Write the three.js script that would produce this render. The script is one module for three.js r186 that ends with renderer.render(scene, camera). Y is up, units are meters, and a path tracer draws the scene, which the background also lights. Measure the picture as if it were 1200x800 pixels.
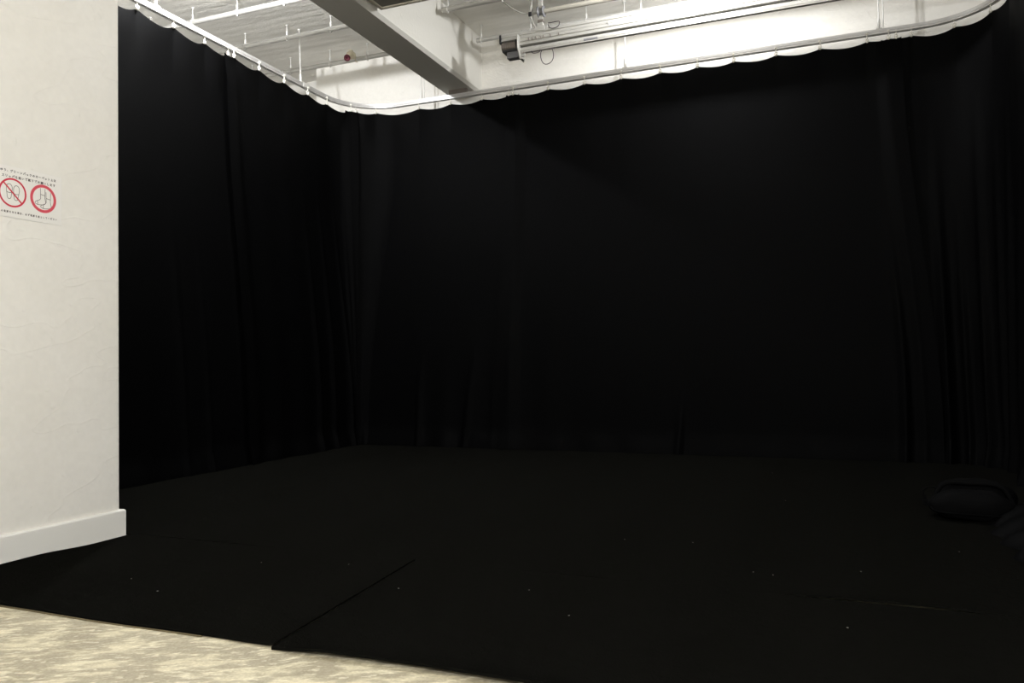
import * as THREE from 'three';
import { mergeGeometries, mergeVertices } from 'three/addons/utils/BufferGeometryUtils.js';
import { RoundedBoxGeometry } from 'three/addons/geometries/RoundedBoxGeometry.js';

// ------------------------------------------------------------------ camera, renderer, exposure
const scene = new THREE.Scene();
const camera = new THREE.PerspectiveCamera(2 * Math.atan(400 / 918.2) * 180 / Math.PI, 1.5, 0.05, 60);
camera.rotation.order = 'YXZ';
camera.position.set(0, 0.92, 0);
camera.rotation.set(0.02241, 0.37999, -0.01358);
const renderer = new THREE.WebGLRenderer({ antialias: true });
renderer.toneMapping = THREE.LinearToneMapping;
renderer.toneMappingExposure = 1.0;
renderer.shadowMap.enabled = true;
renderer.shadowMap.type = THREE.PCFSoftShadowMap;
scene.background = new THREE.Color(0x000000);
// lamps, all just outside the picture: position, candela, colour, glowing radius
const LAMPS = [
  { at: [0.14, 2.25, 1.16], cd: 32, color: [0.985, 1.0, 1.03], r: 0.06, label: 'bare round bulb on a long cord over the bare concrete floor' },
  { at: [-1.02, 4.14, -6.28], cd: 10.8, color: [0.99, 1.0, 1.02], r: 0.05, label: 'bare round bulb beside the motorised backdrop roller' },
  { at: [-4.45, 4.255, -4.62], cd: 20, color: [0.985, 1.0, 1.03], r: 0.04, label: 'bare round bulb between ceiling beam and side curtain' },
];

// ------------------------------------------------------------------ helpers
let seed = 7;
function rnd() { seed = (seed * 1664525 + 1013904223) >>> 0; return seed / 4294967296; }
const lerp = (a, b, t) => a + (b - a) * t;
const clamp = (v, a, b) => Math.min(b, Math.max(a, v));
const sstep = (a, b, v) => { const t = clamp((v - a) / (b - a), 0, 1); return t * t * (3 - 2 * t); };
const taken = new Map();
function numbered(n) { const k = taken.get(n) || 0; taken.set(n, k + 1); return k ? n + '_' + String(k).padStart(3, '0') : n; }
function metreUV(g) {                                    // uv in metres, from the side each face points to
  if (g.index) g = g.toNonIndexed();
  g.computeVertexNormals();
  const p = g.attributes.position, n = g.attributes.normal, uv = new Float32Array(p.count * 2);
  for (let i = 0; i < p.count; i++) {
    const ax = Math.abs(n.getX(i)), ay = Math.abs(n.getY(i)), az = Math.abs(n.getZ(i));
    if (ay >= ax && ay >= az) { uv[2 * i] = p.getX(i); uv[2 * i + 1] = p.getZ(i); }
    else if (ax >= az) { uv[2 * i] = p.getZ(i); uv[2 * i + 1] = p.getY(i); }
    else { uv[2 * i] = p.getX(i); uv[2 * i + 1] = p.getY(i); }
  }
  g.setAttribute('uv', new THREE.BufferAttribute(uv, 2));
  return g;
}
function join(list) {
  const gs = (Array.isArray(list) ? list : [list]).map((g) => {
    const o = g.index ? g.toNonIndexed() : g;
    for (const k of Object.keys(o.attributes)) if (!['position', 'normal', 'uv'].includes(k)) o.deleteAttribute(k);
    return o;
  });
  return gs.length === 1 ? gs[0] : mergeGeometries(gs);
}
function obj(name, geos, mat, parent = scene, label) {
  const m = new THREE.Mesh(join(geos), mat);
  m.name = parent === scene ? numbered(name) : name;
  m.castShadow = m.receiveShadow = true;
  if (label) m.userData.label = label;
  parent.add(m);
  return m;
}
function struct(name, geos, mat, label) { const m = obj(name, geos, mat); m.userData.kind = 'structure'; m.userData.label = label; m.userData.category = name.split('_')[0]; return m; }
function thing(name, label, category, at = [0, 0, 0], group) {
  const g = new THREE.Group(); g.name = numbered(name); g.position.set(...at);
  g.userData = { label, category }; if (group) g.userData.group = group;
  scene.add(g); return g;
}
function box(x0, x1, y0, y1, z0, z1) { const g = new THREE.BoxGeometry(x1 - x0, y1 - y0, z1 - z0); g.translate((x0 + x1) / 2, (y0 + y1) / 2, (z0 + z1) / 2); return g; }
function rbox(x0, x1, y0, y1, z0, z1, r = 0.004) { const g = new RoundedBoxGeometry(x1 - x0, y1 - y0, z1 - z0, 2, r); g.translate((x0 + x1) / 2, (y0 + y1) / 2, (z0 + z1) / 2); return g; }
function rod(a, b, r, seg = 12) {
  const A = new THREE.Vector3(...a), B = new THREE.Vector3(...b), L = A.distanceTo(B);
  const g = new THREE.CylinderGeometry(r, r, L, seg);
  g.applyQuaternion(new THREE.Quaternion().setFromUnitVectors(new THREE.Vector3(0, 1, 0), B.clone().sub(A).normalize()));
  g.translate((A.x + B.x) / 2, (A.y + B.y) / 2, (A.z + B.z) / 2); return g;
}
function wire(pts, r, n = 40, closed = false) { return new THREE.TubeGeometry(new THREE.CatmullRomCurve3(pts.map((p) => new THREE.Vector3(...p)), closed), n, r, 8, closed); }
function lathe(pts, seg = 24) { return new THREE.LatheGeometry(pts.map((p) => new THREE.Vector2(...p)), seg); }
function extrudeX(pts, x0, x1) {                         // profile in (z, y), drawn out along x
  const s = new THREE.Shape(pts.map(([z, y]) => new THREE.Vector2(-z, y)));
  const g = new THREE.ExtrudeGeometry(s, { depth: x1 - x0, bevelEnabled: false }); g.rotateY(Math.PI / 2); g.translate(x0, 0, 0); return g;
}
function extrudeZ(pts, z0, z1) { const g = new THREE.ExtrudeGeometry(new THREE.Shape(pts.map((p) => new THREE.Vector2(...p))), { depth: z1 - z0, bevelEnabled: false }); g.translate(0, 0, z0); return g; }

// ------------------------------------------------------------------ procedural textures
function hash(x, y, s) { let h = (x * 374761393 + y * 668265263 + s * 974634777) | 0; h = Math.imul(h ^ (h >>> 13), 1274126177); return ((h ^ (h >>> 16)) >>> 0) / 4294967296; }
function vnoise(x, y, per, s) {                          // tileable value noise
  const xi = Math.floor(x), yi = Math.floor(y), fx = x - xi, fy = y - yi, m = (v) => ((v % per) + per) % per;
  const u = fx * fx * (3 - 2 * fx), v = fy * fy * (3 - 2 * fy);
  return lerp(lerp(hash(m(xi), m(yi), s), hash(m(xi + 1), m(yi), s), u), lerp(hash(m(xi), m(yi + 1), s), hash(m(xi + 1), m(yi + 1), s), u), v);
}
function fbm(x, y, per, s, oct = 4) { let a = 0.5, t = 0, n = 0; for (let i = 0; i < oct; i++) { t += a * vnoise(x, y, per, s + i * 17); n += a; x *= 2; y *= 2; per *= 2; a *= 0.5; } return t / n; }
function dataTex(N, f, metres, srgb) {
  const d = new Uint8Array(N * N * 4);
  for (let j = 0; j < N; j++) for (let i = 0; i < N; i++) {
    const c = f(i / N, j / N), o = 4 * (j * N + i);
    d[o] = clamp(c[0], 0, 255); d[o + 1] = clamp(c[1], 0, 255); d[o + 2] = clamp(c[2], 0, 255); d[o + 3] = 255;
  }
  const t = new THREE.DataTexture(d, N, N); t.wrapS = t.wrapT = THREE.RepeatWrapping; t.magFilter = THREE.LinearFilter; t.minFilter = THREE.LinearMipmapLinearFilter; t.generateMipmaps = true;
  t.repeat.set(1 / metres, 1 / metres); if (srgb) t.colorSpace = THREE.SRGBColorSpace; t.needsUpdate = true; return t;
}
// worn concrete: pale flakes of old screed over a greyer body, fine pits
const concreteF = (u, v) => {
  const wx = (fbm(u * 8, v * 8, 8, 3) - 0.5) * 0.05, wy = (fbm(u * 8, v * 8, 8, 4) - 0.5) * 0.05;
  const flake = fbm((u + wx) * 12, (v + wy) * 36, 12, 11, 6);
  const chip = fbm((u + wx) * 40, (v + wy) * 120, 40, 19, 4);
  const big = fbm(u * 5, v * 5, 5, 23, 3), fine = fbm(u * 200, v * 200, 200, 31, 2);
  const pale = sstep(0.40, 0.66, flake * 0.7 + chip * 0.3 + (big - 0.5) * 0.25);
  const worn = sstep(0.60, 0.74, chip);
  const c = [lerp(158, 202, pale), lerp(149, 193, pale), lerp(126, 165, pale)];
  return c.map((k, i) => lerp(k, [224, 217, 193][i], worn * 0.55) + (fine - 0.5) * 30 + (big - 0.5) * 20);
};
const concreteMap = dataTex(1024, concreteF, 1.15, true);
const concreteBump = dataTex(512, (u, v) => { const h = 255 * (0.6 * fbm(u * 30, v * 60, 30, 11, 4) + 0.4 * fbm(u * 120, v * 120, 120, 5, 2)); return [h, h, h]; }, 1.15);
// trowelled plaster under thick paint: low ripples, small nicks and drips
const plasterF = (u, v) => {
  let h = 0.55 * fbm(u * 5, v * 5, 5, 61, 4) + 0.16 * fbm(u * 60, v * 60, 60, 71, 3);
  const nick = fbm(u * 38, v * 38, 38, 81, 2); h += 0.16 * sstep(0.78, 0.95, nick);
  const ridge = Math.abs(fbm(u * 4 + v * 3, v * 9, 8, 91, 3) - 0.5); h += 0.10 * sstep(0.02, 0.0, ridge);
  return [h * 230, h * 230, h * 230];
};
const plasterBump = dataTex(1024, plasterF, 1.6);
const plasterMap = dataTex(512, (u, v) => { const k = fbm(u * 4, v * 4, 4, 62, 4) - 0.5, f = fbm(u * 90, v * 90, 90, 63, 2) - 0.5; return [231 + k * 8 + f * 5, 228 + k * 9 + f * 5, 221 + k * 12 + f * 5]; }, 2.1, true);
// ceiling: board-marked concrete, painted: long shallow marks along the boards
const boardF = (u, v) => { const h = 0.5 * fbm(u * 6, v * 44, 2, 101, 4) + 0.35 * fbm(u * 26, v * 52, 26, 111, 4) + 0.15 * fbm(u * 140, v * 140, 140, 5, 2); return [h * 255, h * 255, h * 255]; };
const boardBump = dataTex(1024, boardF, 2.4);
const boardMap = dataTex(512, (u, v) => { const k = fbm(u * 5, v * 30, 5, 102, 4) - 0.5; return [236 + k * 26, 234 + k * 26, 228 + k * 28]; }, 2.4, true);
const pileBump = dataTex(512, (u, v) => { const h = 255 * (0.5 * fbm(u * 128, v * 128, 128, 201, 2) + 0.5 * fbm(u * 20, v * 20, 20, 202, 3)); return [h, h, h]; }, 0.5);
const pileMap = dataTex(512, (u, v) => { const k = fbm(u * 6, v * 40, 2, 211, 4) - 0.5, f = fbm(u * 128, v * 128, 128, 212, 2) - 0.5; const b = 13.2 + k * 4 + f * 4; return [b + 0.4, b + 0.2, b - 1.6]; }, 1.9, true);

const M = {
  wall: new THREE.MeshStandardMaterial({ map: plasterMap, bumpMap: plasterBump, bumpScale: 0.010, roughness: 0.62 }),
  paint: new THREE.MeshStandardMaterial({ color: new THREE.Color(0.76, 0.745, 0.70), bumpMap: plasterBump, bumpScale: 0.002, roughness: 0.5 }),
  ceiling: new THREE.MeshStandardMaterial({ map: boardMap, bumpMap: boardBump, bumpScale: 0.007, roughness: 0.75 }),
  beam: new THREE.MeshStandardMaterial({ color: new THREE.Color(0.65, 0.63, 0.575), bumpMap: plasterBump, bumpScale: 0.003, roughness: 0.7 }),
  concrete: new THREE.MeshStandardMaterial({ map: concreteMap, bumpMap: concreteBump, bumpScale: 0.002, roughness: 0.55 }),
  carpet: new THREE.MeshPhysicalMaterial({ map: pileMap, bumpMap: pileBump, bumpScale: 0.003, roughness: 1, specularIntensity: 0 }),
  backing: new THREE.MeshStandardMaterial({ color: new THREE.Color(0.11, 0.085, 0.04), roughness: 0.95 }),
  velvet: new THREE.MeshPhysicalMaterial({ color: new THREE.Color(0.0008, 0.0008, 0.0009), roughness: 0.62, specularIntensity: 0.065, side: THREE.DoubleSide }),
  alu: new THREE.MeshStandardMaterial({ color: new THREE.Color(0.62, 0.61, 0.60), roughness: 0.42, metalness: 0.55 }),
  pipe: new THREE.MeshStandardMaterial({ color: new THREE.Color(0.55, 0.54, 0.51), roughness: 0.38, metalness: 0.35 }),
  zinc: new THREE.MeshStandardMaterial({ color: new THREE.Color(0.70, 0.69, 0.66), roughness: 0.4, metalness: 0.3 }),
  whitePlastic: new THREE.MeshStandardMaterial({ color: new THREE.Color(0.82, 0.80, 0.72), roughness: 0.4 }),
  cream: new THREE.MeshStandardMaterial({ color: new THREE.Color(0.68, 0.62, 0.46), roughness: 0.5 }),
  maroon: new THREE.MeshStandardMaterial({ color: new THREE.Color(0.17, 0.022, 0.045), roughness: 0.35 }),
  rose: new THREE.MeshStandardMaterial({ color: new THREE.Color(0.33, 0.10, 0.14), roughness: 0.3 }),
  strap: new THREE.MeshPhysicalMaterial({ color: new THREE.Color(0.003, 0.003, 0.003), roughness: 0.9, specularIntensity: 0.05 }),
  blackPlastic: new THREE.MeshStandardMaterial({ color: new THREE.Color(0.012, 0.012, 0.013), roughness: 0.5 }),
  steel: new THREE.MeshStandardMaterial({ color: new THREE.Color(0.40, 0.39, 0.36), roughness: 0.45, metalness: 0.3 }),
  section: new THREE.MeshStandardMaterial({ color: new THREE.Color(0.44, 0.43, 0.40), roughness: 0.42, metalness: 0.4 }),
  cardTube: new THREE.MeshStandardMaterial({ color: new THREE.Color(0.34, 0.32, 0.27), roughness: 0.7 }),
  motor: new THREE.MeshStandardMaterial({ color: new THREE.Color(0.22, 0.19, 0.17), roughness: 0.35, metalness: 0.5 }),
  greyBox: new THREE.MeshStandardMaterial({ color: new THREE.Color(0.15, 0.15, 0.155), roughness: 0.5 }),
  wire: new THREE.MeshStandardMaterial({ color: new THREE.Color(0.035, 0.025, 0.03), roughness: 0.5 }),
  nylon: new THREE.MeshPhysicalMaterial({ color: new THREE.Color(0.0016, 0.0016, 0.0017), roughness: 0.8, specularIntensity: 0.08 }),
  lint: new THREE.MeshStandardMaterial({ color: new THREE.Color(0.22, 0.21, 0.19), roughness: 1 }),
  unit: new THREE.MeshStandardMaterial({ color: new THREE.Color(0.60, 0.56, 0.46), roughness: 0.55 }),
  grille: new THREE.MeshStandardMaterial({ color: new THREE.Color(0.26, 0.25, 0.22), roughness: 0.7 }),
};

// ------------------------------------------------------------------ the room
const CEIL = 4.368, WALLB = -7.64;
const floorG = metreUV(box(-6.8, 3.3, -0.2, 0, -8.4, 3.3));
{ const q = floorG.attributes.uv, ca = Math.cos(0.5), sa = Math.sin(0.5); for (let i = 0; i < q.count; i++) { const u = q.getX(i), v = q.getY(i); q.setXY(i, ca * u - sa * v, sa * u + ca * v); } }   // the wear runs aslant
struct('floor', floorG, M.concrete, 'worn beige concrete floor with pale flaking patches');
struct('ceiling', metreUV(box(-6.8, 3.3, CEIL, CEIL + 0.2, -8.4, 3.3)), M.ceiling, 'white painted board-marked concrete ceiling');
struct('wall_back', metreUV(box(-5.48, 3.3, 0, CEIL, -8.4, WALLB)), M.wall, 'white wall behind the black back curtains');
struct('wall_back_recess', metreUV(box(-6.8, -5.48, 0, CEIL, -8.4, -8.0)), M.wall, 'white wall of the recess behind the side curtain rail');
struct('wall_left_outer', metreUV(box(-6.8, -6.5, 0, CEIL, -8.0, 3.3)), M.wall, 'white outer wall behind the black side curtain');
struct('wall_right', metreUV(box(3.0, 3.3, 0, CEIL, WALLB, 3.3)), M.wall, 'white wall beyond the folded black curtain');
struct('wall_front', metreUV(box(-6.5, 3.0, 0, CEIL, 3.0, 3.3)), M.wall, 'white wall facing the black curtains');
{ // white wall under the beam, with a softly rounded end
  const pts = [], r = 0.012;
  pts.push([-3.76, 3.0], [-3.5, 3.0]);
  for (let k = 0; k <= 5; k++) { const a = k / 5 * Math.PI / 2; pts.push([-3.5 - r + r * Math.cos(a), -3.11 + r - r * Math.sin(a)]); }
  for (let k = 0; k <= 5; k++) { const a = k / 5 * Math.PI / 2; pts.push([-3.76 + r - r * Math.sin(a), -3.11 + r - r * Math.cos(a)]); }
  const s = new THREE.Shape(pts.map(([x, z]) => new THREE.Vector2(x, -z)));
  const g = new THREE.ExtrudeGeometry(s, { depth: 3.77, bevelEnabled: false }); g.rotateX(-Math.PI / 2);
  struct('wall_left', metreUV(g), M.wall, 'white plastered wall end with a notice and a tall baseboard');
}
{ // baseboard wrapping the wall end, rounded top edge
  const r = 0.012, t = 0.02, h = 0.15, prof = [[0, 0], [t, 0]];
  for (let k = 0; k <= 5; k++) { const a = k / 5 * Math.PI / 2; prof.push([t - r + r * Math.cos(a), h - r + r * Math.sin(a)]); }
  prof.push([0, h]);
  const c = -3.11;
  const path = [[-3.5, 3.0, 1, 0], [-3.5, c, 1, -1], [-3.76, c, -1, -1], [-3.76, 3.0, -1, 0]];
  const pos = [];
  for (let i = 0; i < path.length - 1; i++) for (let k = 0; k < prof.length; k++) {
    const q = (p, [o, y]) => [p[0] + p[2] * o, y, p[1] + p[3] * o];
    const k2 = (k + 1) % prof.length, a = q(path[i], prof[k]), b = q(path[i], prof[k2]), d = q(path[i + 1], prof[k]), e = q(path[i + 1], prof[k2]);
    pos.push(...a, ...b, ...e, ...a, ...e, ...d);
  }
  const g = new THREE.BufferGeometry(); g.setAttribute('position', new THREE.Float32BufferAttribute(pos, 3));
  struct('baseboard_left', metreUV(g), M.paint, 'tall white baseboard around the foot of the white wall end');
}
{ // ceiling beam with a chamfered lower edge
  const g = extrudeZ([[-3.71, CEIL], [-3.71, 3.765], [-3.70, 3.76], [-3.385, 3.76], [-3.36, 3.79], [-3.36, CEIL]], WALLB, 3.0);
  const b = struct('trim_1', metreUV(g), M.beam, 'deep painted concrete ceiling beam running towards the back wall'); b.userData.category = 'beam';
}

// ------------------------------------------------------------------ curtain rail and curtains
const XL = -4.81, ZB = -7.40, XR = 1.35, ZS = -2.75;
function railPoint(u, r) {                               // u 0..5: side run, corner, back run, corner, side run; returns x, z and the inward normal
  const s = Math.min(4, Math.floor(u)), f = u - s;
  if (s === 0) return [XL, lerp(ZS, ZB + r, f), 1, 0];
  if (s === 1) { const a = Math.PI + f * Math.PI / 2; return [XL + r + r * Math.cos(a), ZB + r + r * Math.sin(a), -Math.cos(a), -Math.sin(a)]; }
  if (s === 2) return [lerp(XL + r, XR - r, f), ZB, 0, 1];
  if (s === 3) { const a = -Math.PI / 2 + f * Math.PI / 2; return [XR - r + r * Math.cos(a), ZB + r + r * Math.sin(a), -Math.cos(a), -Math.sin(a)]; }
  return [XR, lerp(ZB + r, ZS, f), -1, 0];
}
const RC = 0.55, LEN = [ZS - (ZB + RC), RC * Math.PI / 2, XR - XL - 2 * RC, RC * Math.PI / 2, ZS - (ZB + RC)];
const START = LEN.map((_, i) => LEN.slice(0, i).reduce((a, b) => a + b, 0)), TOTAL = LEN.reduce((a, b) => a + b, 0);
function uOf(s) { s = clamp(s, 0, TOTAL - 1e-6); let i = 0; while (i < 4 && s >= START[i + 1]) i++; return i + (s - START[i]) / LEN[i]; }
const sLeft = (z) => ZS - z, sBack = (x) => START[2] + (x - XL - RC), sRight = (z) => START[4] + (z - ZB - RC);

function sweepRail(prof, s0, s1, n) {                    // closed profile (inward offset, y) drawn along the rail
  const pos = [];
  const ring = (s) => { const [x, z, nx, nz] = railPoint(uOf(s), RC); return prof.map(([o, y]) => [x + nx * o, y, z + nz * o]); };
  const ss = []; for (let i = 0; i <= n; i++) ss.push(lerp(s0, s1, i / n));
  for (let i = 0; i < n; i++) {
    const A = ring(ss[i]), B = ring(ss[i + 1]);
    for (let k = 0; k < prof.length; k++) { const l = (k + 1) % prof.length; pos.push(...A[k], ...B[k], ...B[l], ...A[k], ...B[l], ...A[l]); }
  }
  for (const [s, flip] of [[s0, false], [s1, true]]) {
    const R = ring(s), tri = THREE.ShapeUtils.triangulateShape(prof.map((p) => new THREE.Vector2(...p)), []);
    for (const t of tri) { const o = flip ? [t[2], t[1], t[0]] : t; for (const i of o) pos.push(...R[i]); }
  }
  const g = new THREE.BufferGeometry(); g.setAttribute('position', new THREE.Float32BufferAttribute(pos, 3)); return metreUV(g);
}
const RY = 3.67;                                         // underside of the rail
const rail = thing('curtain_rail', 'long aluminium curtain track curving round both corners under the ceiling', 'curtain rail', [0, 0, 0]);
obj('track', sweepRail([[-0.022, RY + 0.042], [-0.022, RY], [-0.006, RY], [-0.006, RY + 0.006], [-0.016, RY + 0.008], [-0.016, RY + 0.034], [0.016, RY + 0.034], [0.016, RY + 0.008], [0.006, RY + 0.006], [0.006, RY], [0.022, RY], [0.022, RY + 0.012], [0.019, RY + 0.015], [0.022, RY + 0.018], [0.022, RY + 0.042]].reverse(), 0, TOTAL, 420), M.alu, rail);
function railRod(x, z, top, twin) {
  const g = [rod([x, RY + 0.04, z], top, 0.006, 10), rod([x, RY + 0.04, z], [lerp(x, top[0], 0.14), lerp(RY + 0.04, top[1], 0.14), lerp(z, top[2], 0.14)], 0.012, 10), rod([top[0], top[1] - 0.012, top[2]], [top[0], top[1], top[2]], 0.018, 14)];
  if (twin) g.push(rod([x + 0.035, RY + 0.04, z], [top[0] + 0.035, top[1], top[2]], 0.005, 8));
  obj('hanger_rod', g, M.zinc, rail);
  obj('clamp', rbox(x - 0.025, x + 0.025, RY + 0.036, RY + 0.052, z - 0.025, z + 0.025, 0.004), M.zinc, rail);
}
railRod(-4.81, -6.447, [-5.0, CEIL, -6.68]);
railRod(-4.81, -4.62, [-4.81, CEIL, -4.62]);
railRod(-3.965, ZB, [-3.965, CEIL, ZB], true);
railRod(-1.738, ZB, [-1.738, CEIL, ZB]);
railRod(0.488, ZB, [0.488, CEIL, ZB], true);
railRod(XR, -5.2, [XR, CEIL, -5.2]);
obj('rail_joint', sweepRail([[-0.026, RY + 0.046], [-0.026, RY + 0.004], [0.026, RY + 0.004], [0.026, RY + 0.046]].reverse(), sLeft(-6.56), sLeft(-6.46), 3), M.zinc, rail);
obj('beam_bracket', box(-3.63, -3.42, RY + 0.04, 3.762, ZB - 0.02, ZB + 0.02), M.motor, rail, 'dark bracket under the beam');

// hook: wheel carriage, stem, eye
const hookG = (() => {
  const w1 = new THREE.CylinderGeometry(0.009, 0.009, 0.02, 12); w1.rotateX(Math.PI / 2); w1.translate(0, 0.012, 0);
  const eye = new THREE.TorusGeometry(0.012, 0.005, 8, 18); eye.translate(0, -0.036, 0);
  const knob = new THREE.SphereGeometry(0.0125, 12, 8); knob.translate(0, -0.052, 0);
  return join([w1, rod([0, 0.012, 0], [0, -0.027, 0], 0.004, 8), eye, knob]);
})();
function curtain(label, s0, s1, hooks, opt) {
  const grp = thing('stage_curtain', label, 'curtain', [0, 0, 0]);
  const ns = Math.round((s1 - s0) / 0.016), nt = 84, yTopHook = RY - 0.05, yb = 0.012;
  const allHooks = [s0, ...hooks, s1];
  const pos = new Float32Array((ns + 1) * (nt + 1) * 3), uv = new Float32Array((ns + 1) * (nt + 1) * 2), idx = [];
  const waves = []; for (let k = 0; k < 10; k++) waves.push([lerp(2.2, 26, rnd()), rnd() * 6.28, lerp(0.5, 1, rnd()), rnd() * 2 - 1]);
  for (let i = 0; i <= ns; i++) {
    const s = lerp(s0, s1, i / ns);
    let h = 0; while (h < allHooks.length - 2 && s > allHooks[h + 1]) h++;
    const a = allHooks[h], b = allHooks[h + 1], phi = b > a ? (s - a) / (b - a) : 0;
    const edge = (h === 0 && a === s0 && hooks[0] !== s0) || (h === allHooks.length - 2 && hooks[hooks.length - 1] !== s1);
    const skew = Math.pow(phi, 1.15), drop = opt.sag * clamp((b - a) / 0.37, 0, 1.1) * 4 * skew * (1 - skew);
    for (let j = 0; j <= nt; j++) {
      const t = 1 - Math.pow(1 - j / nt, 1.35), o = j * (ns + 1) + i;     // denser near the floor... t 0 floor, 1 top
      const yt = yTopHook - drop, y = lerp(yb, yt, t), low = 1 - t;
      const [x, z, nx, nz] = railPoint(uOf(s), lerp(opt.rb, RC, sstep(0.05, 0.95, t)));
      let d = 0;
      for (const [fq, ph, am, dr] of waves) d += am * Math.sin(s * fq + ph + dr * low * 1.6) / Math.sqrt(fq);
      d *= opt.amp * (0.25 + 0.9 * low * low);
      for (const [fs, w, dep, h0, h1, lean] of opt.folds) { const q = (s - fs - lean * low * low) / w; if (Math.abs(q) < 4) d += dep * Math.exp(-q * q) * sstep(h1, h0, y); }
      d += opt.sag * 0.45 * Math.sin(phi * Math.PI) * sstep(0.86, 1, t) * (opt.bulge ?? 1);
      const near = Math.max(sstep(0.22, 0.10, s - s0), sstep(0.22, 0.10, s1 - s));   // flat and lapped where two curtains meet
      d = d * (1 - 0.8 * near) + (opt.lap || 0) * near * sstep(1, 0.93, t);
      // the hem kicks out a little where it meets the floor
      d += sstep(0.22, 0, y) * (0.02 + opt.hem * (0.5 + 0.5 * Math.sin(s * 9 + Math.sin(s * 4.3) * 2)));
      if (opt.flare) d += opt.flare(s, y);
      pos[3 * o] = x + nx * (d + opt.off); pos[3 * o + 1] = y; pos[3 * o + 2] = z + nz * (d + opt.off);
      uv[2 * o] = s; uv[2 * o + 1] = y;
      if (i < ns && j < nt) idx.push(o, o + 1, o + ns + 2, o, o + ns + 2, o + ns + 1);
    }
  }
  const g = new THREE.BufferGeometry(); g.setAttribute('position', new THREE.BufferAttribute(pos, 3)); g.setAttribute('uv', new THREE.BufferAttribute(uv, 2)); g.setIndex(idx); g.computeVertexNormals();
  const m = new THREE.Mesh(g, M.velvet); m.name = 'cloth'; m.castShadow = m.receiveShadow = true; grp.add(m);
  for (const s of hooks) { const [x, z, nx, nz] = railPoint(uOf(s), RC); const k = obj('hook', hookG.clone(), M.whitePlastic, grp, 'cream plastic curtain hook'); k.position.set(x + nx * (opt.off + 0.01), RY, z + nz * (opt.off + 0.01)); k.rotation.y = Math.atan2(nx, nz) + 1.2 * (rnd() - 0.5); }
  return grp;
}
const range = (a, b, n) => Array.from({ length: n }, (_, i) => lerp(a, b, i / (n - 1)));
const hooksLeftA = [-2.95, -3.30, -3.68, -4.06, -4.43, -4.79, -5.13, -5.41].map(sLeft);
const hooksLeftB = [-5.47, -5.80, -6.16, -6.53].map(sLeft).concat([START[1] - 0.01 + 0.02, START[1] + 0.34]);
const hooksBackC = [START[1] + 0.40, START[1] + 0.62, sBack(-3.994), sBack(-3.617), sBack(-3.253), sBack(-2.95)];
const hooksBackD = [-2.90, -2.522, -2.144, -1.775, -1.398, -1.05, -0.723, -0.355, 0.014, 0.392, 0.56].map(sBack);
const hooksE = [0.62, 0.736].map(sBack).concat([START[3] + 0.26, START[3] + 0.58, START[3] + 0.84, ...range(sRight(-6.5), sRight(-3.0), 10)]);
curtain('black velvet side curtain running behind the white wall end', sLeft(-2.9), sLeft(-5.50), hooksLeftA, { sag: 0.055, amp: 0.012, rb: 0.2, hem: 0.02, off: 0.0, folds: [[sLeft(-5.36), 0.02, 0.02, 0, 3.6, 0], [sLeft(-4.7), 0.03, 0.02, 0, 2.6, 0.05], [sLeft(-4.95), 0.025, 0.02, 0, 2.2, 0.04]] });
curtain('black velvet curtain turning the rounded corner beside the beam', sLeft(-5.36), START[1] + 0.42, hooksLeftB, { sag: 0.05, amp: 0.014, rb: 0.16, hem: 0.03, lap: 0.03, off: 0.012, folds: [[sLeft(-6.4), 0.035, 0.035, 0, 2.9, -0.05], [sLeft(-6.65), 0.03, 0.04, 0, 3.0, -0.06], [START[1] + 0.05, 0.035, 0.05, 0, 3.0, -0.04], [START[1] + 0.22, 0.03, 0.045, 0, 3.1, 0.02], [START[1] + 0.33, 0.02, 0.05, 0, 3.2, 0.0]] });
curtain('narrow black velvet back curtain below the end of the beam', START[1] + 0.28, sBack(-2.84), hooksBackC, { sag: 0.034, amp: 0.010, rb: 0.16, hem: 0.03, off: 0.0, folds: [[sBack(-3.75), 0.03, 0.03, 0, 1.2, 0.03], [sBack(-3.1), 0.03, 0.035, 0, 1.3, -0.16], [sBack(-2.97), 0.02, 0.012, 0, 2.6, -0.02]] });
curtain('wide black velvet back curtain hanging behind the backdrop roller', sBack(-2.98), sBack(0.66), hooksBackD, { sag: 0.034, amp: 0.008, rb: 0.3, hem: 0.018, lap: 0.03, off: 0.012, folds: [[sBack(-2.9), 0.02, 0.025, 0, 2.4, 0.02], [sBack(-2.8), 0.03, 0.03, 0, 0.9, -0.14], [sBack(-1.2), 0.03, 0.035, 0, 0.8, -0.13], [sBack(0.45), 0.035, 0.05, 0, 2.6, -0.05], [sBack(0.555), 0.02, 0.04, 0, 3.3, -0.02]] });
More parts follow.
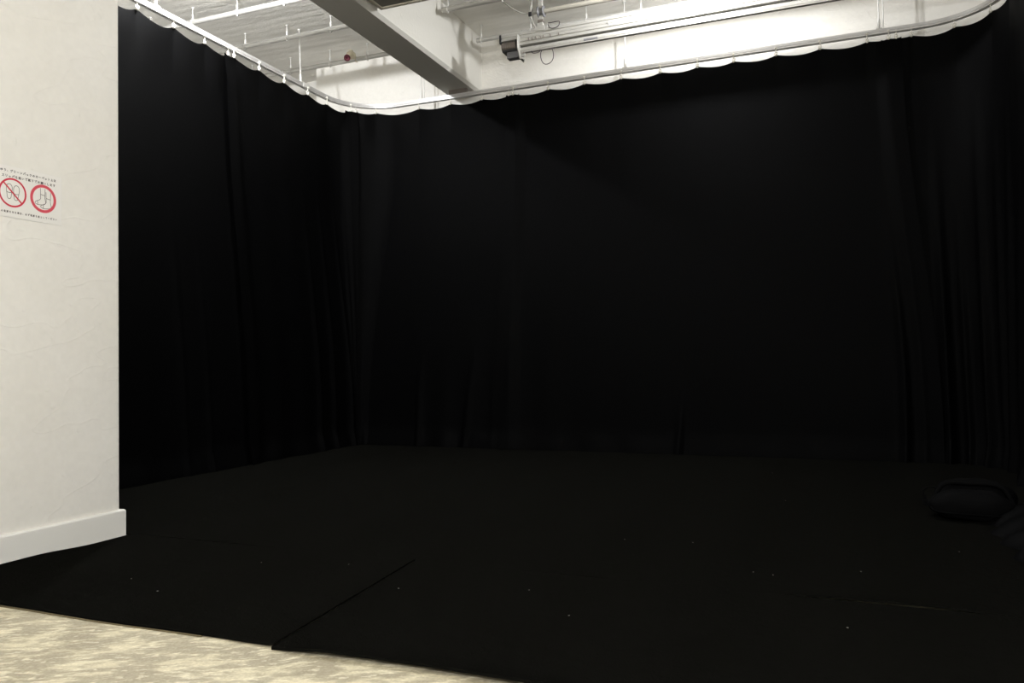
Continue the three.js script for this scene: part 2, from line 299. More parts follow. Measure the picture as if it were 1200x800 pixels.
curtain('black velvet curtain with deep folds next to the sandbag', sBack(0.50), sRight(-2.9), hooksE, {
  sag: 0.04, amp: 0.020, rb: 0.5, hem: 0.03, off: 0.0,
  folds: [[sBack(0.62), 0.03, 0.04, 0, 3.3, 0.0], [START[3] + 0.08, 0.04, 0.07, 0, 3.2, 0.04], [START[3] + 0.22, 0.03, 0.05, 0, 2.8, 0.06], [START[3] + 0.40, 0.04, 0.08, 0, 3.3, 0.08], [START[3] + 0.56, 0.03, 0.06, 0, 3.0, 0.10], [START[3] + 0.72, 0.04, 0.08, 0, 3.3, 0.12], [sRight(-6.6), 0.04, 0.07, 0, 3.2, 0.12], [sRight(-6.3), 0.04, 0.08, 0, 3.3, 0.1], [sRight(-5.9), 0.05, 0.08, 0, 3.3, 0]],
  flare: (s, y) => { const z = s - START[4] + ZB + RC, k = sstep(-5.75, -4.75, z); return k * (0.54 * Math.pow(sstep(0.40, 0.0, y), 1.6) + 0.03 * sstep(0.45, 0.1, y) * sstep(0.0, 0.08, y) * Math.sin(y * 55 + Math.sin(z * 5) * 3) + 0.025 * sstep(0.3, 0, y) * Math.sin(z * 23)); },
});

// ------------------------------------------------------------------ carpets
function sheet(x0f, x1f, z0, z1, thick, lift, nx, nz, wob = 0.004) {  // x bounds as functions of z; z0 is the edge nearest the concrete
  const top = [], bot = [], pos = [];
  for (let j = 0; j <= nz; j++) for (let i = 0; i <= nx; i++) {
    const z = lerp(z0, z1, j / nz), fi = 0.5 - 0.5 * Math.cos(Math.PI * i / nx), x = lerp(x0f(z), x1f(z), fi), h = lift(x, z);
    top.push([x, h + thick, z + (j === 0 ? wob * Math.sin(x * 7) : 0)]); bot.push([x, h, z + (j === 0 ? wob * Math.sin(x * 7) : 0)]);
  }
  const I = (i, j) => j * (nx + 1) + i, tri = (a, b, c) => pos.push(...a, ...b, ...c), quad = (a, b, c, d) => { tri(a, b, c); tri(a, c, d); };
  for (let j = 0; j < nz; j++) for (let i = 0; i < nx; i++) {
    quad(top[I(i, j)], top[I(i + 1, j)], top[I(i + 1, j + 1)], top[I(i, j + 1)]);
    quad(bot[I(i, j)], bot[I(i, j + 1)], bot[I(i + 1, j + 1)], bot[I(i + 1, j)]);
  }
  for (let i = 0; i < nx; i++) { quad(bot[I(i, 0)], bot[I(i + 1, 0)], top[I(i + 1, 0)], top[I(i, 0)]); quad(bot[I(i + 1, nz)], bot[I(i, nz)], top[I(i, nz)], top[I(i + 1, nz)]); }
  for (let j = 0; j < nz; j++) { quad(bot[I(0, j + 1)], bot[I(0, j)], top[I(0, j)], top[I(0, j + 1)]); quad(bot[I(nx, j)], bot[I(nx, j + 1)], top[I(nx, j + 1)], top[I(nx, j)]); }
  let g = new THREE.BufferGeometry(); g.setAttribute('position', new THREE.Float32BufferAttribute(pos, 3)); return metreUV(g);
}
const seamX = (z) => lerp(-1.667, -1.757, (z + 2.07) / -1.12);
{
  const c = thing('carpet', 'black carpet strip with curled thick edge reaching the concrete', 'carpet');
  obj('pile', sheet((z) => seamX(z) + 0.001, () => 2.6, -2.06, -3.1645, 0.009, (x, z) => 0.0005 + 0.017 * Math.exp(-(-2.06 - z) / 0.05) * sstep(-1.70, -1.45, x) + 0.0015 * (1 + Math.sin(x * 5 + z * 7)) * sstep(-2.06, -2.3, z) * 0.5, 120, 40), M.carpet, c);
}
{
  const c = thing('carpet', 'black carpet strip lying along the white wall baseboard', 'carpet');
  const lift = (x, z) => 0.0025 + 0.0072 * Math.exp(-(seamX(z) - x) / 0.05) + 0.016 * sstep(-3.30, -3.46, x) * sstep(-2.95, -2.6, z) + 0.002 * (0.5 + 0.5 * Math.sin(x * 6 + z * 3));
  obj('pile', sheet(() => -3.479, (z) => seamX(z), -2.075, -3.1645, 0.006, lift, 120, 40), M.carpet, c);
  obj('backing', sheet(() => -3.466, (z) => seamX(z) - 0.3, -2.066, -2.16, 0.0022, (x) => 0.0004 + 0.0006 * (1 + Math.sin(x * 9)), 60, 4), M.backing, c, 'brown woven backing showing at the carpet edge');
}
{
  const c = thing('carpet', 'large black carpet covering the floor between the curtains', 'carpet');
  const lift = (x, z) => { const e = Math.exp(-(-3.165 - z) / 0.04); return 0.0024 + 0.011 * e * sstep(-0.30, 0.02, x) * sstep(0.62, 0.35, x) + 0.002 * e * sstep(-2.6, -3.3, x) + 0.0008 * (1 + Math.sin(x * 4 + z * 2)); };
  obj('pile', sheet(() => -4.95, (z) => lerp(1.45, 0.835, sstep(-5.35, -5.0, z)) + 0.012 * Math.sin(z * 5), -3.165, -7.50, 0.007, lift, 160, 150, 0), M.carpet, c);
}
{ // specks of lint on the carpets
  const spots = [[-0.95, -3.86], [-0.86, -2.66], [0.12, -3.6], [-0.62, -3.9], [-0.3, -3.45], [-0.22, -3.43], [0.55, -4.1], [-2.5, -2.4], [-2.75, -2.5], [-1.6, -2.75], [-0.25, -5.2], [-2.0, -3.0], [0.05, -2.85], [-1.1, -2.9], [-0.4, -6.4], [-2.4, -2.9]];
  const gs = spots.map(([x, z], k) => { const g = new THREE.BoxGeometry(0.004 + 0.003 * hash(k, 1, 5), 0.002, 0.003); g.rotateY(k); g.translate(x, 0.0122, z); return g; });
  const m = obj('lint', gs, M.lint); m.userData = { kind: 'stuff', label: 'pale lint specks scattered on the black carpet', category: 'lint' };
}

// ------------------------------------------------------------------ ceiling pipes
function pipe(label, x0, x1, y, z, hangers, group) {
  const p = thing('ceiling_pipe', label, 'pipe', [0, 0, 0]);
  const tube = rod([x0, y, z], [x1, y, z], 0.0243, 20);
  const rim = new THREE.TorusGeometry(0.0225, 0.0022, 8, 20); rim.rotateY(Math.PI / 2); const r2 = rim.clone(); rim.translate(x0, y, z); r2.translate(x1, y, z);
  obj('tube', [tube, rim, r2], M.pipe, p);
  for (const x of hangers) {
    const band = new THREE.TorusGeometry(0.0262, 0.004, 8, 22); band.rotateY(Math.PI / 2); band.translate(x, y, z);
    obj('hanger', [band, rod([x, y + 0.024, z], [x, y + 0.07, z], 0.010, 12), rod([x, y + 0.06, z], [x, CEIL, z], 0.0045, 8), rod([x, y - 0.035, z], [x, y - 0.022, z], 0.009, 10), rod([x, CEIL - 0.008, z], [x, CEIL, z], 0.014, 12)], M.zinc, p);
  }
  return p;
}
pipe('thick white ceiling pipe crossing in front of the other two beside the beam', -6.5, -3.71, 4.225, -5.86, [-6.17, -5.63, -5.09, -4.55, -4.0]);
pipe('middle of three ceiling pipes between side curtain and beam', -6.5, -3.71, 4.235, -6.545, [-6.12, -5.58, -5.05, -4.517, -4.0]);
pipe('ceiling pipe tight against the back wall behind the round detector', -6.5, -3.71, 4.215, -7.27, [-6.1, -5.56, -5.03, -4.55, -4.0]);
pipe('ceiling pipe with open end in front of the backdrop roller', -3.29, 2.9, 4.225, -6.585, [-3.235, -2.68, -2.12, -1.56, -1.0, -0.4, 0.2, 0.8, 1.4, 2.0]);
pipe('ceiling pipe with open end between backdrop roller and back wall', -3.275, 2.9, 4.212, -7.335, [-3.225, -2.68, -2.10, -1.56, -1.0, -0.4, 0.2, 0.8, 1.4, 2.0]);

// ------------------------------------------------------------------ round detector with a dark red cup
{
  const d = thing('fire_detector', 'small cream ceiling detector with a dark red round cup', 'detector', [-4.69, 4.225, -7.165]);
  const prof = [[0.001, 0.05], [0.022, 0.05], [0.026, 0.03], [0.046, 0.022], [0.050, 0.0], [0.047, -0.022], [0.034, -0.036], [0.018, -0.042], [0.001, -0.043]];
  const g = lathe(prof, 32), p = g.attributes.position;
  for (let i = 0; i < p.count; i++) { const a = Math.atan2(p.getZ(i), p.getX(i)), k = 1 + 0.05 * Math.sin(a * 8) * sstep(0.02, 0.045, Math.hypot(p.getX(i), p.getZ(i))); p.setX(i, p.getX(i) * k); p.setZ(i, p.getZ(i) * k); }
  g.computeVertexNormals();
  obj('body', g, M.cream, d);
  obj('pipe_clip', (() => { const g = new THREE.TorusGeometry(0.028, 0.005, 8, 22); g.rotateY(Math.PI / 2); g.translate(0, -0.01, -0.105); return [g, rod([0, -0.005, -0.08], [0, -0.005, -0.03], 0.01, 10)]; })(), M.cream, d);
  const axis = new THREE.Vector3(0.42, -0.55, 0.72).normalize(), q = new THREE.Quaternion().setFromUnitVectors(new THREE.Vector3(0, 1, 0), axis);
  const cup = lathe([[0.001, 0], [0.030, 0], [0.034, 0.012], [0.034, 0.040], [0.029, 0.040], [0.027, 0.026], [0.001, 0.026]], 28); cup.applyQuaternion(q); cup.translate(-0.028, -0.030, 0.03);
  const c = obj('cup', cup, M.maroon, d, 'dark red cup');
  const ring = lathe([[0.010, 0.026], [0.022, 0.028], [0.020, 0.034], [0.011, 0.034], [0.010, 0.026]], 24); ring.applyQuaternion(q); ring.translate(-0.028, -0.030, 0.03);
  obj('ring', ring, M.rose, c);
}

// ------------------------------------------------------------------ motorised backdrop roller
{
  const Z = -6.8, xe = 2.2;
  const r = thing('backdrop_roller', 'grey motorised backdrop roller hanging under the ceiling beside the beam', 'roller', [0, 0, 0]);
  // upper carrying beam: grooved aluminium section
  const beamProf = [[-0.035, 3.905], [0.035, 3.905], [0.035, 3.922], [0.027, 3.926], [0.027, 3.934], [0.035, 3.938], [0.035, 3.962], [-0.035, 3.962]].map(([z, y]) => [Z + z, y]);
  obj('carrying_beam', extrudeX(beamProf, -2.77, xe), M.section, r);
  obj('end_cap', rbox(-2.79, -2.768, 3.885, 3.968, Z - 0.04, Z + 0.04, 0.004), M.blackPlastic, r, 'black end cap');
  // motor with ribs and a black foot
  const mg = [rod([-2.765, 3.852, Z + 0.005], [-2.625, 3.852, Z + 0.005], 0.046, 28)];
  for (let k = 0; k < 6; k++) mg.push(rod([-2.75 + k * 0.022, 3.852, Z + 0.005], [-2.744 + k * 0.022, 3.852, Z + 0.005], 0.049, 28));
  const mot = obj('motor', mg, M.motor, r, 'brown grey cylindrical motor');
  obj('foot', rbox(-2.755, -2.60, 3.795, 3.815, Z - 0.05, Z + 0.05, 0.004), M.blackPlastic, mot);
  obj('coupling', [rod([-2.63, 3.852, Z + 0.005], [-2.59, 3.852, Z + 0.005], 0.03, 20), rbox(-2.632, -2.605, 3.87, 3.905, Z - 0.02, Z + 0.04, 0.003)], M.blackPlastic, mot);
  obj('junction_box', rbox(-2.715, -2.60, 3.735, 3.797, Z - 0.035, Z + 0.035, 0.004), M.greyBox, r, 'dark grey junction box');
  // end plate with clipped lower corner and a flange
  const s = new THREE.Shape([[-0.075, 3.925], [0.085, 3.925], [0.085, 3.80], [0.03, 3.722], [-0.075, 3.722]].map(([z, y]) => new THREE.Vector2(-z, y)));
  const pg = new THREE.ExtrudeGeometry(s, { depth: 0.008, bevelEnabled: true, bevelSize: 0.0015, bevelThickness: 0.0015, bevelSegments: 1 }); pg.rotateY(Math.PI / 2); pg.translate(-2.592, 0, Z);
  const plate = obj('end_plate', [pg, rbox(-2.59, -2.53, 3.735, 3.80, Z + 0.028, Z + 0.034, 0.002), rbox(-2.585, -2.56, 3.715, 3.73, Z - 0.03, Z + 0.03, 0.002)], M.steel, r);
  for (const [y, z] of [[3.90, 0.06], [3.75, 0.0], [3.90, -0.05]]) { const b = new THREE.CylinderGeometry(0.008, 0.008, 0.012, 6); b.rotateZ(Math.PI / 2); b.translate(-2.597, y, Z + z); obj('bolt', b, M.motor, plate); }
  const bt = new THREE.CylinderGeometry(0.009, 0.009, 0.01, 12); bt.rotateX(Math.PI / 2); bt.translate(-2.545, 3.768, Z + 0.036); obj('bolt', bt, M.motor, plate);
  // hook channel and lower tube
  const ch = [[-0.03, 3.838], [0.045, 3.838], [0.045, 3.852], [0.036, 3.856], [0.036, 3.868], [0.045, 3.872], [0.045, 3.898], [-0.03, 3.898]].map(([z, y]) => [Z + z, y]);
  obj('hook_channel', extrudeX(ch, -2.582, xe), M.section, r);
  for (const x of [-2.49, -2.455, -2.42, -2.375, -2.345, -2.28, -2.20]) obj('channel_hook', rod([x, 3.893, Z + 0.047], [x + 0.006, 3.868, Z + 0.049], 0.004, 8), M.motor, r);
  const lt = rod([-2.582, 3.796, Z + 0.012], [xe, 3.796, Z + 0.012], 0.029, 24);
  obj('roller_tube', [lt, rod([-2.57, 3.771, Z + 0.036], [xe, 3.771, Z + 0.036], 0.006, 10)], M.section, r);
  obj('sticker', (() => { const g = new THREE.CylinderGeometry(0.0296, 0.0296, 0.13, 12, 1, true, 0, 1.3); g.rotateZ(Math.PI / 2); g.rotateX(1.25); g.translate(-1.90, 3.796, Z + 0.012); return g; })(), M.greyBox, r, 'dark sticker');
  // bracket up to the ceiling, carrying the chain tube
  for (const bx of [-2.385, 0.9]) {
    const br = obj('bracket', [rbox(bx - 0.03, bx + 0.03, 3.955, 4.02, Z - 0.03, Z + 0.03, 0.004), rbox(bx - 0.018, bx + 0.022, 4.01, 4.12, Z - 0.012, Z + 0.012, 0.003), rbox(bx - 0.045, bx + 0.05, 3.945, 3.985, Z + 0.03, Z + 0.042, 0.003), rbox(bx - 0.02, bx + 0.02, 4.15, CEIL, Z - 0.02, Z + 0.02, 0.003)], M.steel, r);
    obj('band', rbox(bx - 0.026, bx + 0.03, 4.035, 4.06, Z - 0.018, Z + 0.018, 0.004), M.motor, br);
  }
  obj('chain_tube', [rod([-2.40, 4.135, Z], [xe, 4.135, Z], 0.022, 22)], M.cardTube, r, 'pale card tube');
  const pul = lathe([[0.001, 0], [0.05, 0], [0.052, 0.006], [0.05, 0.012], [0.038, 0.018], [0.036, 0.045], [0.05, 0.05], [0.052, 0.056], [0.05, 0.062], [0.001, 0.062]], 28); pul.rotateZ(-Math.PI / 2); pul.translate(-2.41, 4.135, Z);
  obj('pulley', pul, M.greyBox, r, 'dark grey chain pulley');
  obj('axle', [rod([-2.47, 4.135, Z], [-2.40, 4.135, Z], 0.014, 14), rbox(-2.485, -2.465, 4.08, 4.20, Z - 0.03, Z + 0.03, 0.004), rod([-2.475, 4.19, Z], [-2.475, CEIL, Z], 0.008, 10), rod([-2.475, 4.085, Z + 0.02], [-2.42, 3.965, Z + 0.03], 0.006, 8)], M.steel, r);
  obj('axle_nut', rbox(-2.492, -2.462, 4.095, 4.135, Z + 0.028, Z + 0.045, 0.003), M.blackPlastic, r);
  // cables
  const loop = (cx, cy, rx, ry, z, a0, a1) => range(a0, a1, 14).map((a) => [cx + rx * Math.cos(a), cy + ry * Math.sin(a), z + 0.006 * Math.sin(a * 3)]);
  obj('cable', wire(loop(-2.315, 3.705, 0.062, 0.085, Z + 0.04, Math.PI * 0.78, Math.PI * 2.2), 0.0038, 60), M.wire, r, 'thin dark cable hanging in a loop');
  obj('cable', wire(loop(-2.425, 3.775, 0.045, 0.035, Z + 0.04, Math.PI, Math.PI * 2), 0.0035, 40), M.wire, r);
  obj('cable', wire(loop(-2.27, 3.772, 0.03, 0.016, Z + 0.04, Math.PI, Math.PI * 2), 0.003, 30), M.wire, r);
  obj('cable', wire(loop(-2.245, 3.99, 0.055, 0.05, Z + 0.045, Math.PI, Math.PI * 2).concat([[-2.19, 3.995, Z + 0.045], [-2.30, 3.998, Z + 0.045]]), 0.004, 50), M.wire, r);
  obj('cable', wire([[-2.80, 4.33, Z + 0.1], [-2.70, 4.235, Z + 0.06], [-2.60, 4.165, Z + 0.03], [-2.53, 4.14, Z + 0.01], [-2.47, 4.135, Z]], 0.0055, 40), M.steel, r, 'pale cable curving down from the ceiling');
  for (const g of [rod([-2.565, 3.92, Z + 0.03], [-2.565, 3.985, Z + 0.03], 0.003, 6), rod([-2.31, 3.94, Z + 0.045], [-2.31, 4.0, Z + 0.045], 0.003, 6), rod([-1.73, 3.92, Z + 0.048], [-1.73, 3.885, Z + 0.05], 0.004, 6)]) obj('suspension_wire', g, M.steel, r);
}

// ------------------------------------------------------------------ suspended unit beside the beam
{
  const u = thing('ceiling_unit', 'cream ceiling mounted unit tight beside the concrete beam', 'ceiling unit', [0, 0, 0]);
  const x0 = -3.335, x1 = -2.35, z0 = -5.54, z1 = -4.6, y = 3.80;
  obj('casing', [rbox(x0, x1, y + 0.02, 4.1, z0, z1, 0.012), box(-3.2, -2.5, 4.09, CEIL, -5.35, -4.8)], M.unit, u);
  obj('rim', [rbox(x0, x0 + 0.03, y, y + 0.03, z0, z1, 0.006), rbox(x1 - 0.03, x1, y, y + 0.03, z0, z1, 0.006), rbox(x0, x1, y, y + 0.03, z0, z0 + 0.03, 0.006), rbox(x0, x1, y, y + 0.03, z1 - 0.03, z1, 0.006)], M.unit, u);
  obj('grille', rbox(x0 + 0.028, x1 - 0.028, y + 0.010, y + 0.022, z0 + 0.028, z1 - 0.028, 0.003), M.grille, u, 'grey underside grille');
}

// ------------------------------------------------------------------ notice on the white wall
const G = {
  'ゆ': [[1, 3, 1, 8, 3, 4, 6, 2.5, 9, 4, 8.5, 7, 5, 7.5], [6, 1, 6, 7, 4, 10]], 'う': [[3, 1, 7, 1.6], [2, 4, 6, 3.4, 8, 5, 7, 8, 4, 10]], '、': [[1, 7, 3, 9]],
  'ク': [[4, 1, 1, 5], [4, 2.5, 8, 2.5, 7, 6, 3, 10]], 'リ': [[2.5, 1, 2.5, 6], [7.5, 1, 7.5, 6, 4, 10]], 'ー': [[1, 5, 9, 5]], 'ン': [[1.5, 2, 4, 4], [1.5, 9, 6, 7.5, 9, 3]],
  'ハ': [[4, 2, 1, 9], [6, 2, 9, 9]], 'ッ': [[2, 5, 3, 7], [4.5, 4.5, 5.3, 6.5], [8, 5, 7, 8, 4, 10]], 'の': [[5, 2, 4, 7, 2, 8, 1, 6, 3, 3, 6, 2, 9, 4.5, 8, 8, 5.5, 9]],
  'カ': [[1, 3, 9, 3, 8.5, 8, 7, 9.3, 6, 8.5], [5, 0.5, 4.5, 5, 1, 9.5]], 'ヘ': [[0.5, 6, 4, 3, 9.5, 8]], 'ト': [[4, 0.5, 4, 10], [4, 4, 8, 6]], '上': [[5, 1, 5, 9], [5, 4.5, 8.5, 4.5], [1, 9, 9.5, 9]],
  'は': [[2, 1, 1.5, 6, 2, 9.5], [4, 3, 9.5, 3], [7, 1, 7, 8, 5, 9.5, 4, 8.3, 6, 7.5, 9.5, 9.5]], 'ス': [[2, 2, 8, 2, 6, 6, 1, 9.5], [5.5, 6, 9, 9.5]],
  'を': [[2, 2.3, 8, 2], [5, 0.5, 2, 5.5, 5, 4.5, 6, 6.5], [9, 4.5, 4, 7, 4, 9.5, 9, 9.5]],
  '脱': [[1.5, 1, 1.5, 8, 0.5, 10], [1.5, 1, 4, 1, 4, 10], [1.5, 4, 4, 4], [1.5, 6.5, 4, 6.5], [5.5, 0.5, 6.3, 2], [9, 0.5, 8, 2], [5.5, 2.7, 9, 2.7, 9, 5.5, 5.5, 5.5, 5.5, 2.7], [6.5, 5.5, 6, 8, 4.8, 10], [8, 5.5, 8, 9.5, 10, 9.5, 10, 8]],
  'い': [[2, 2, 2, 7, 3.5, 8.5, 4.5, 7], [7.5, 3, 8.8, 6.5]], 'て': [[1, 2, 9, 1.7, 5, 4.5, 5, 8, 8, 9.7]],
  '靴': [[0.5, 2, 5, 2], [1.7, 0.5, 1.7, 3, 4, 3, 4, 0.5], [1, 4.3, 4.6, 4.3, 4.6, 6.5, 1, 6.5, 1, 4.3], [2.8, 3, 2.8, 10], [0.5, 8, 5, 8], [7, 0.5, 5.6, 4], [6.5, 3, 6.5, 10], [9.7, 2.5, 7.8, 5], [7.8, 1, 7.8, 9.3, 10, 9.3, 10, 8]],
  '下': [[1, 1.5, 9, 1.5], [5, 1.5, 5, 10], [5, 4, 8, 6]], 'お': [[1, 3, 6, 3], [3.5, 0.5, 3.5, 8.5, 1.5, 9, 1, 7, 5, 5, 8.5, 6, 8, 9, 6, 9.3], [7.5, 1.5, 9.3, 3.2]],
  '願': [[0.5, 1, 5, 1], [1, 1, 1, 6, 0.3, 10], [2, 3, 4.7, 3, 4.7, 6, 2, 6, 2, 3], [2, 4.5, 4.7, 4.5], [3.4, 6, 3.4, 10], [2, 7, 1.5, 9], [4.6, 7, 5.2, 9], [5.8, 1, 10, 1], [6.3, 2.6, 9.6, 2.6, 9.6, 7.4, 6.3, 7.4, 6.3, 2.6], [6.3, 4.2, 9.6, 4.2], [6.3, 5.8, 9.6, 5.8], [7, 7.8, 5.8, 10], [8.8, 7.8, 10, 10]],
  'し': [[3, 1, 3, 7.5, 5, 9.5, 8.5, 7.5]], 'ま': [[1.5, 2.5, 8.5, 2.5], [1.5, 5, 8.5, 5], [5, 0.5, 5, 8, 3.5, 9.5, 2, 8.3, 4.5, 7.3, 8.5, 9.5]],
  'す': [[1, 2.5, 9.5, 2.5], [6, 0.5, 6, 6, 4.5, 6.7, 3.7, 5.5, 5, 4.4, 6.3, 6, 5.5, 8.5, 3.5, 10]],
  '電': [[2, 0.8, 8, 0.8], [1, 3.5, 1, 2.2, 9, 2.2, 9, 3.5], [5, 0.8, 5, 9, 6, 9.8, 9.5, 9.8, 9.5, 8.5], [2, 5, 8, 5, 8, 8.3, 2, 8.3, 2, 5], [2, 6.6, 8, 6.6]],
  '源': [[1, 1, 2, 2], [0.5, 4, 1.5, 5], [0.5, 9.5, 2, 6.5], [3, 1, 10, 1], [3, 1, 3, 6, 2, 10], [4.5, 3, 8.8, 3, 8.8, 6, 4.5, 6, 4.5, 3], [4.5, 4.5, 8.8, 4.5], [6.6, 6, 6.6, 10], [5, 7.5, 4, 9.5], [8.3, 7.5, 9.5, 9.5]],
  '落': [[0.5, 1.5, 9.5, 1.5], [3.3, 0.3, 3.3, 2.7], [6.7, 0.3, 6.7, 2.7], [1, 4, 2, 5], [0.7, 9.5, 2, 7], [5.5, 3, 3.5, 6], [5, 4, 8.5, 4, 3, 7.5], [5, 5, 9.5, 7.5], [4.5, 7.3, 8.3, 7.3, 8.3, 10, 4.5, 10, 4.5, 7.3]],
  '必': [[5, 0.5, 6, 2], [1.5, 4, 0.8, 7], [3, 3.5, 3.5, 8.5, 6, 9.5, 8, 9, 8, 7], [8, 1.5, 2, 9.5], [8.5, 4, 9.7, 6.5]], 'く': [[7, 1, 2.5, 5, 7, 9.5]],
  'た': [[1, 2.5, 6, 2.5], [3.7, 0.5, 1, 9.5], [5, 5, 8.5, 5], [5, 7.5, 5.5, 9, 9, 9]], 'さ': [[1.5, 3, 8.5, 2.5], [4, 0.5, 7.5, 6], [2.5, 6.5, 3, 9, 7.5, 9.5]], 'と': [[3, 1, 4, 4.5], [8.5, 3, 2.5, 6.5, 3, 9.3, 8.5, 9.5]],
  '切': [[0.5, 4, 4.5, 3], [2.3, 1, 2.3, 8, 4.5, 7], [5, 2, 9.5, 2, 9, 9.5, 7.5, 9], [7, 2, 6.5, 6, 4.5, 10]], 'る': [[2, 1.3, 8, 1.3, 2, 6.5, 5, 4.7, 8.5, 6, 8, 8.8, 5, 9.7, 3.5, 8.5, 5, 7.5]],
  '場': [[0.5, 3.5, 3.5, 3.5], [2, 1, 2, 8.5], [0.3, 9, 3.8, 8], [5, 0.7, 9, 0.7, 9, 4, 5, 4, 5, 0.7], [5, 2.3, 9, 2.3], [4, 5.3, 10, 5.3], [5.5, 5.5, 4, 8], [5, 7, 9.6, 7, 9, 10, 8, 9.5], [6.7, 7, 5, 9.5]],
  '合': [[5, 0.5, 0.5, 4.5], [5, 0.5, 9.5, 4.5], [3, 4.5, 7, 4.5], [2.3, 6.3, 7.7, 6.3, 7.7, 9.8, 2.3, 9.8, 2.3, 6.3]],
};
const MARK = { 'グ': ['ク', 1], 'バ': ['ハ', 1], 'パ': ['ハ', 2], 'ペ': ['ヘ', 2], 'で': ['て', 1], 'ず': ['す', 1], 'だ': ['た', 1] };
{
  const W = 0.332, H = 0.235, CW = 1024, CH = 724, k = CW / W;
  const cv = document.createElement('canvas'); cv.width = CW; cv.height = CH; const c = cv.getContext('2d');
  c.fillStyle = '#e8e5e0'; c.fillRect(0, 0, CW, CH);
  c.lineCap = 'round'; c.lineJoin = 'round';
  const glyph = (ch, x, y, size, w) => {
    const [base, mark] = MARK[ch] || [ch, 0], q = size / 10; c.lineWidth = w;
    for (const st of G[base] || []) { c.beginPath(); for (let i = 0; i < st.length; i += 2) c[i ? 'lineTo' : 'moveTo'](x + st[i] * q, y + st[i + 1] * q); c.stroke(); }
    if (mark === 1) { c.beginPath(); c.moveTo(x + 8.3 * q, y); c.lineTo(x + 9.2 * q, y + 1.5 * q); c.moveTo(x + 9.6 * q, y - 0.5 * q); c.lineTo(x + 10.5 * q, y + q); c.stroke(); }
    if (mark === 2) { c.beginPath(); c.arc(x + 9 * q, y + 1.2 * q, 1.3 * q, 0, 7); c.stroke(); }
  };
  const line = (text, right, y, step, size, w) => { const a = [...text]; a.forEach((ch, i) => glyph(ch, right - (a.length - i) * step, y, size, w)); };
  c.strokeStyle = '#4c4744';
  line('ゆう、グリーンバックのカーペット上は', CW - 74, 44, 48.5, 36, 6.5);
  line('スリッパを脱いで靴下でお願いします', CW - 86, 120, 49.5, 38, 6.0);
  line('の電源を切る場合、必ず電源を落としてください', CW - 58, 636, 40, 29, 4.4);
  const pin = (z) => (z + 2.43) / -0.332 * CW;           // along the wall -> canvas
  // crossed-out slippers
  const slip = (x, y, a) => { c.save(); c.translate(x, y); c.rotate(a); c.lineWidth = 8; c.strokeStyle = '#6a6460'; c.beginPath(); c.ellipse(0, -50, 44, 60, 0, Math.PI, 0); c.bezierCurveTo(44, 0, 32, 20, 30, 70); c.bezierCurveTo(26, 116, -26, 116, -30, 70); c.bezierCurveTo(-32, 20, -44, 0, -44, -50); c.stroke(); c.beginPath(); c.moveTo(-36, 8); c.quadraticCurveTo(0, 26, 36, 8); c.stroke(); c.restore(); };
  const cx1 = pin(-2.514), cx2 = pin(-2.668), cy = 372, R = 196;
  slip(cx1 - 52, cy - 12, 0.02); slip(cx1 + 54, cy - 2, 0.05);
  c.strokeStyle = '#c8283f'; c.lineWidth = 26; c.beginPath(); c.arc(cx1, cy, R, 0, 7); c.stroke();
  c.lineWidth = 22; c.beginPath(); c.moveTo(cx1 - R * 0.72, cy - R * 0.70); c.lineTo(cx1 + R * 0.72, cy + R * 0.70); c.stroke();
  // socks inside a heavy ring
  c.strokeStyle = '#6a6460'; c.lineWidth = 8;
  const sock = (x, y, flip) => {
    c.beginPath(); c.moveTo(x - 34, y - 170); c.lineTo(x - 30, y - 20); c.bezierCurveTo(x - 40, y + 20, x - 110, y + 20, x - 118, y + 50); c.bezierCurveTo(x - 120, y + 78, x - 60, y + 84, x - 20, y + 74); c.bezierCurveTo(x + 20, y + 72, x + 50, y + 62, x + 52, y + 30); c.lineTo(x + 38, y - 30); c.lineTo(x + 42, y - 170); c.stroke();
    c.beginPath(); c.moveTo(x - 32, y - 80); c.lineTo(x + 40, y - 70); c.stroke(); c.beginPath(); c.moveTo(x - 84, y + 26); c.quadraticCurveTo(x - 66, y + 50, x - 84, y + 78); c.stroke();
  };
  c.save(); c.beginPath(); c.arc(cx2, cy, R, 0, 7); c.clip(); sock(cx2 - 14, cy + 20); sock(cx2 + 76, cy + 66); c.restore();
  c.strokeStyle = '#d5535f'; c.lineWidth = 44; c.beginPath(); c.arc(cx2, cy, R - 8, 0, 7); c.stroke();
  c.strokeStyle = '#c23a4a'; c.lineWidth = 5; c.beginPath(); c.arc(cx2, cy, R - 8, 0, 7); c.stroke();
  const t = new THREE.CanvasTexture(cv); t.colorSpace = THREE.SRGBColorSpace;
  const n = thing('notice', 'laminated paper notice with two red circles about slippers and socks', 'sign', [-3.4995, 1.611, -2.596]);
  const sheetG = new THREE.BoxGeometry(0.0016, H + 0.004, W + 0.006); sheetG.translate(0.0008, H / 2, 0);
  obj('laminate', sheetG, new THREE.MeshStandardMaterial({ color: new THREE.Color(0.78, 0.765, 0.735), roughness: 0.35 }), n);
  const f = new THREE.PlaneGeometry(W, H); f.rotateY(Math.PI / 2); f.translate(0.0019, H / 2, 0);
  obj('printed_face', f, new THREE.MeshStandardMaterial({ map: t, roughness: 0.4 }), n, 'printed face with red circles and dark lettering');
}

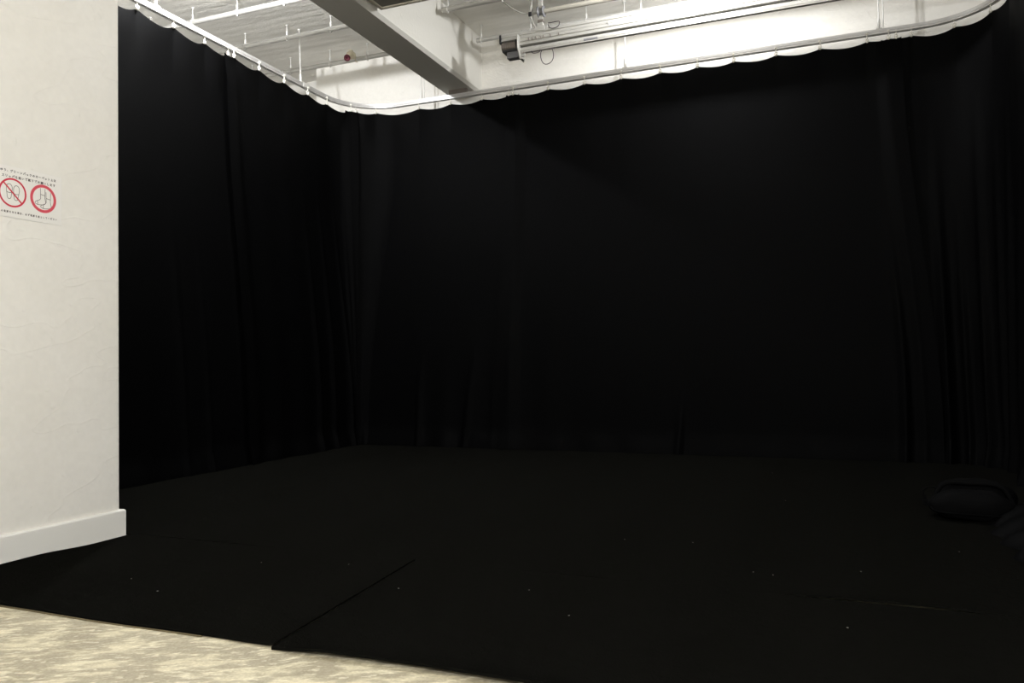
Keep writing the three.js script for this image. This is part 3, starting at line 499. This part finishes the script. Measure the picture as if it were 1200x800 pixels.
// ------------------------------------------------------------------ sandbag on the carpet beside the folded curtain
{
  const b = thing('sandbag', 'black saddle sandbag lying on the carpet beside the folded curtain', 'sandbag', [0.735, 0.0115, -5.02]);
  b.rotation.y = -0.12;
  const pouch = (w, h, d, s) => {
    const g = new THREE.SphereGeometry(1, 48, 32), p = g.attributes.position;
    for (let i = 0; i < p.count; i++) {
      let x = p.getX(i), y = p.getY(i), z = p.getZ(i);
      const e = (v, q) => Math.sign(v) * Math.pow(Math.abs(v), q);
      const n = fbm(x * 3 + 9 + s, z * 3 + y * 2 + 9, 64, 300 + s, 3) - 0.5;
      x = e(x, 0.72); z = e(z, 0.75); y = e(y, y < 0 ? 0.6 : 0.85);
      const pinch = 1 - 0.35 * Math.pow(Math.abs(x), 4);
      p.setXYZ(i, x * w / 2 * (1 + n * 0.08), Math.max(0, h / 2 + y * h / 2 * pinch * (1 + n * 0.35)), z * d / 2 * (1 + n * 0.12));
    }
    const m = mergeVertices(g); m.computeVertexNormals(); return m;
  };
  const p1 = pouch(0.42, 0.15, 0.24, 1); p1.translate(0, 0, 0.09);
  const p2 = pouch(0.40, 0.19, 0.22, 5); p2.translate(0.03, 0, -0.13);
  const a = obj('pouch', p1, M.nylon, b), c = obj('pouch', p2, M.nylon, b);
  obj('seam', wire([[-0.20, 0.07, 0.10], [-0.17, 0.05, 0.20], [0, 0.045, 0.214], [0.17, 0.05, 0.20], [0.20, 0.07, 0.10]], 0.004, 40), M.nylon, a);
  const strap = (z, y) => wire([[-0.19, 0.06, z + 0.03], [-0.13, y, z], [0, y + 0.012, z - 0.01], [0.15, y, z], [0.21, 0.07, z + 0.03]], 0.011, 40);
  obj('strap', [strap(-0.01, 0.165), strap(-0.035, 0.17)], M.strap, b);
  obj('buckle', [rbox(-0.235, -0.19, 0.05, 0.085, 0.0, 0.05, 0.006), wire([[-0.21, 0.07, 0.03], [-0.235, 0.12, 0.02], [-0.20, 0.15, 0], [-0.16, 0.14, -0.01]], 0.006, 24)], M.strap, b);
}

// ------------------------------------------------------------------ lamps (outside the picture)
for (const L of LAMPS) {
  const [x, y, z] = L.at, top = CEIL - y, col = new THREE.Color().setRGB(...L.color);
  const glow = new THREE.MeshStandardMaterial({ color: 0xffffff, emissive: col, emissiveIntensity: 4, roughness: 0.6 });
  const g = thing('pendant_bulb', L.label, 'lamp', [x, y, z]);
  obj('canopy', rod([0, top - 0.012, 0], [0, top, 0], 0.05, 20), M.whitePlastic, g);
  obj('socket', rod([0, L.r - 0.01, 0], [0, Math.min(top - 0.005, L.r + 0.07), 0], 0.02, 16), M.whitePlastic, g);
  if (top > 0.3) obj('cord', rod([0, L.r + 0.06, 0], [0, top - 0.01, 0], 0.004, 8), M.blackPlastic, g);
  obj('bulb', new THREE.SphereGeometry(L.r, 24, 16), glow, g);
  const p = new THREE.PointLight(col, L.cd, 0, 2); p.castShadow = true; p.shadow.radius = L.r / 0.02; p.shadow.mapSize.set(2048, 2048); p.shadow.camera.near = 0.02; p.shadow.bias = -0.0005;
  g.add(p);
}

renderer.render(scene, camera);
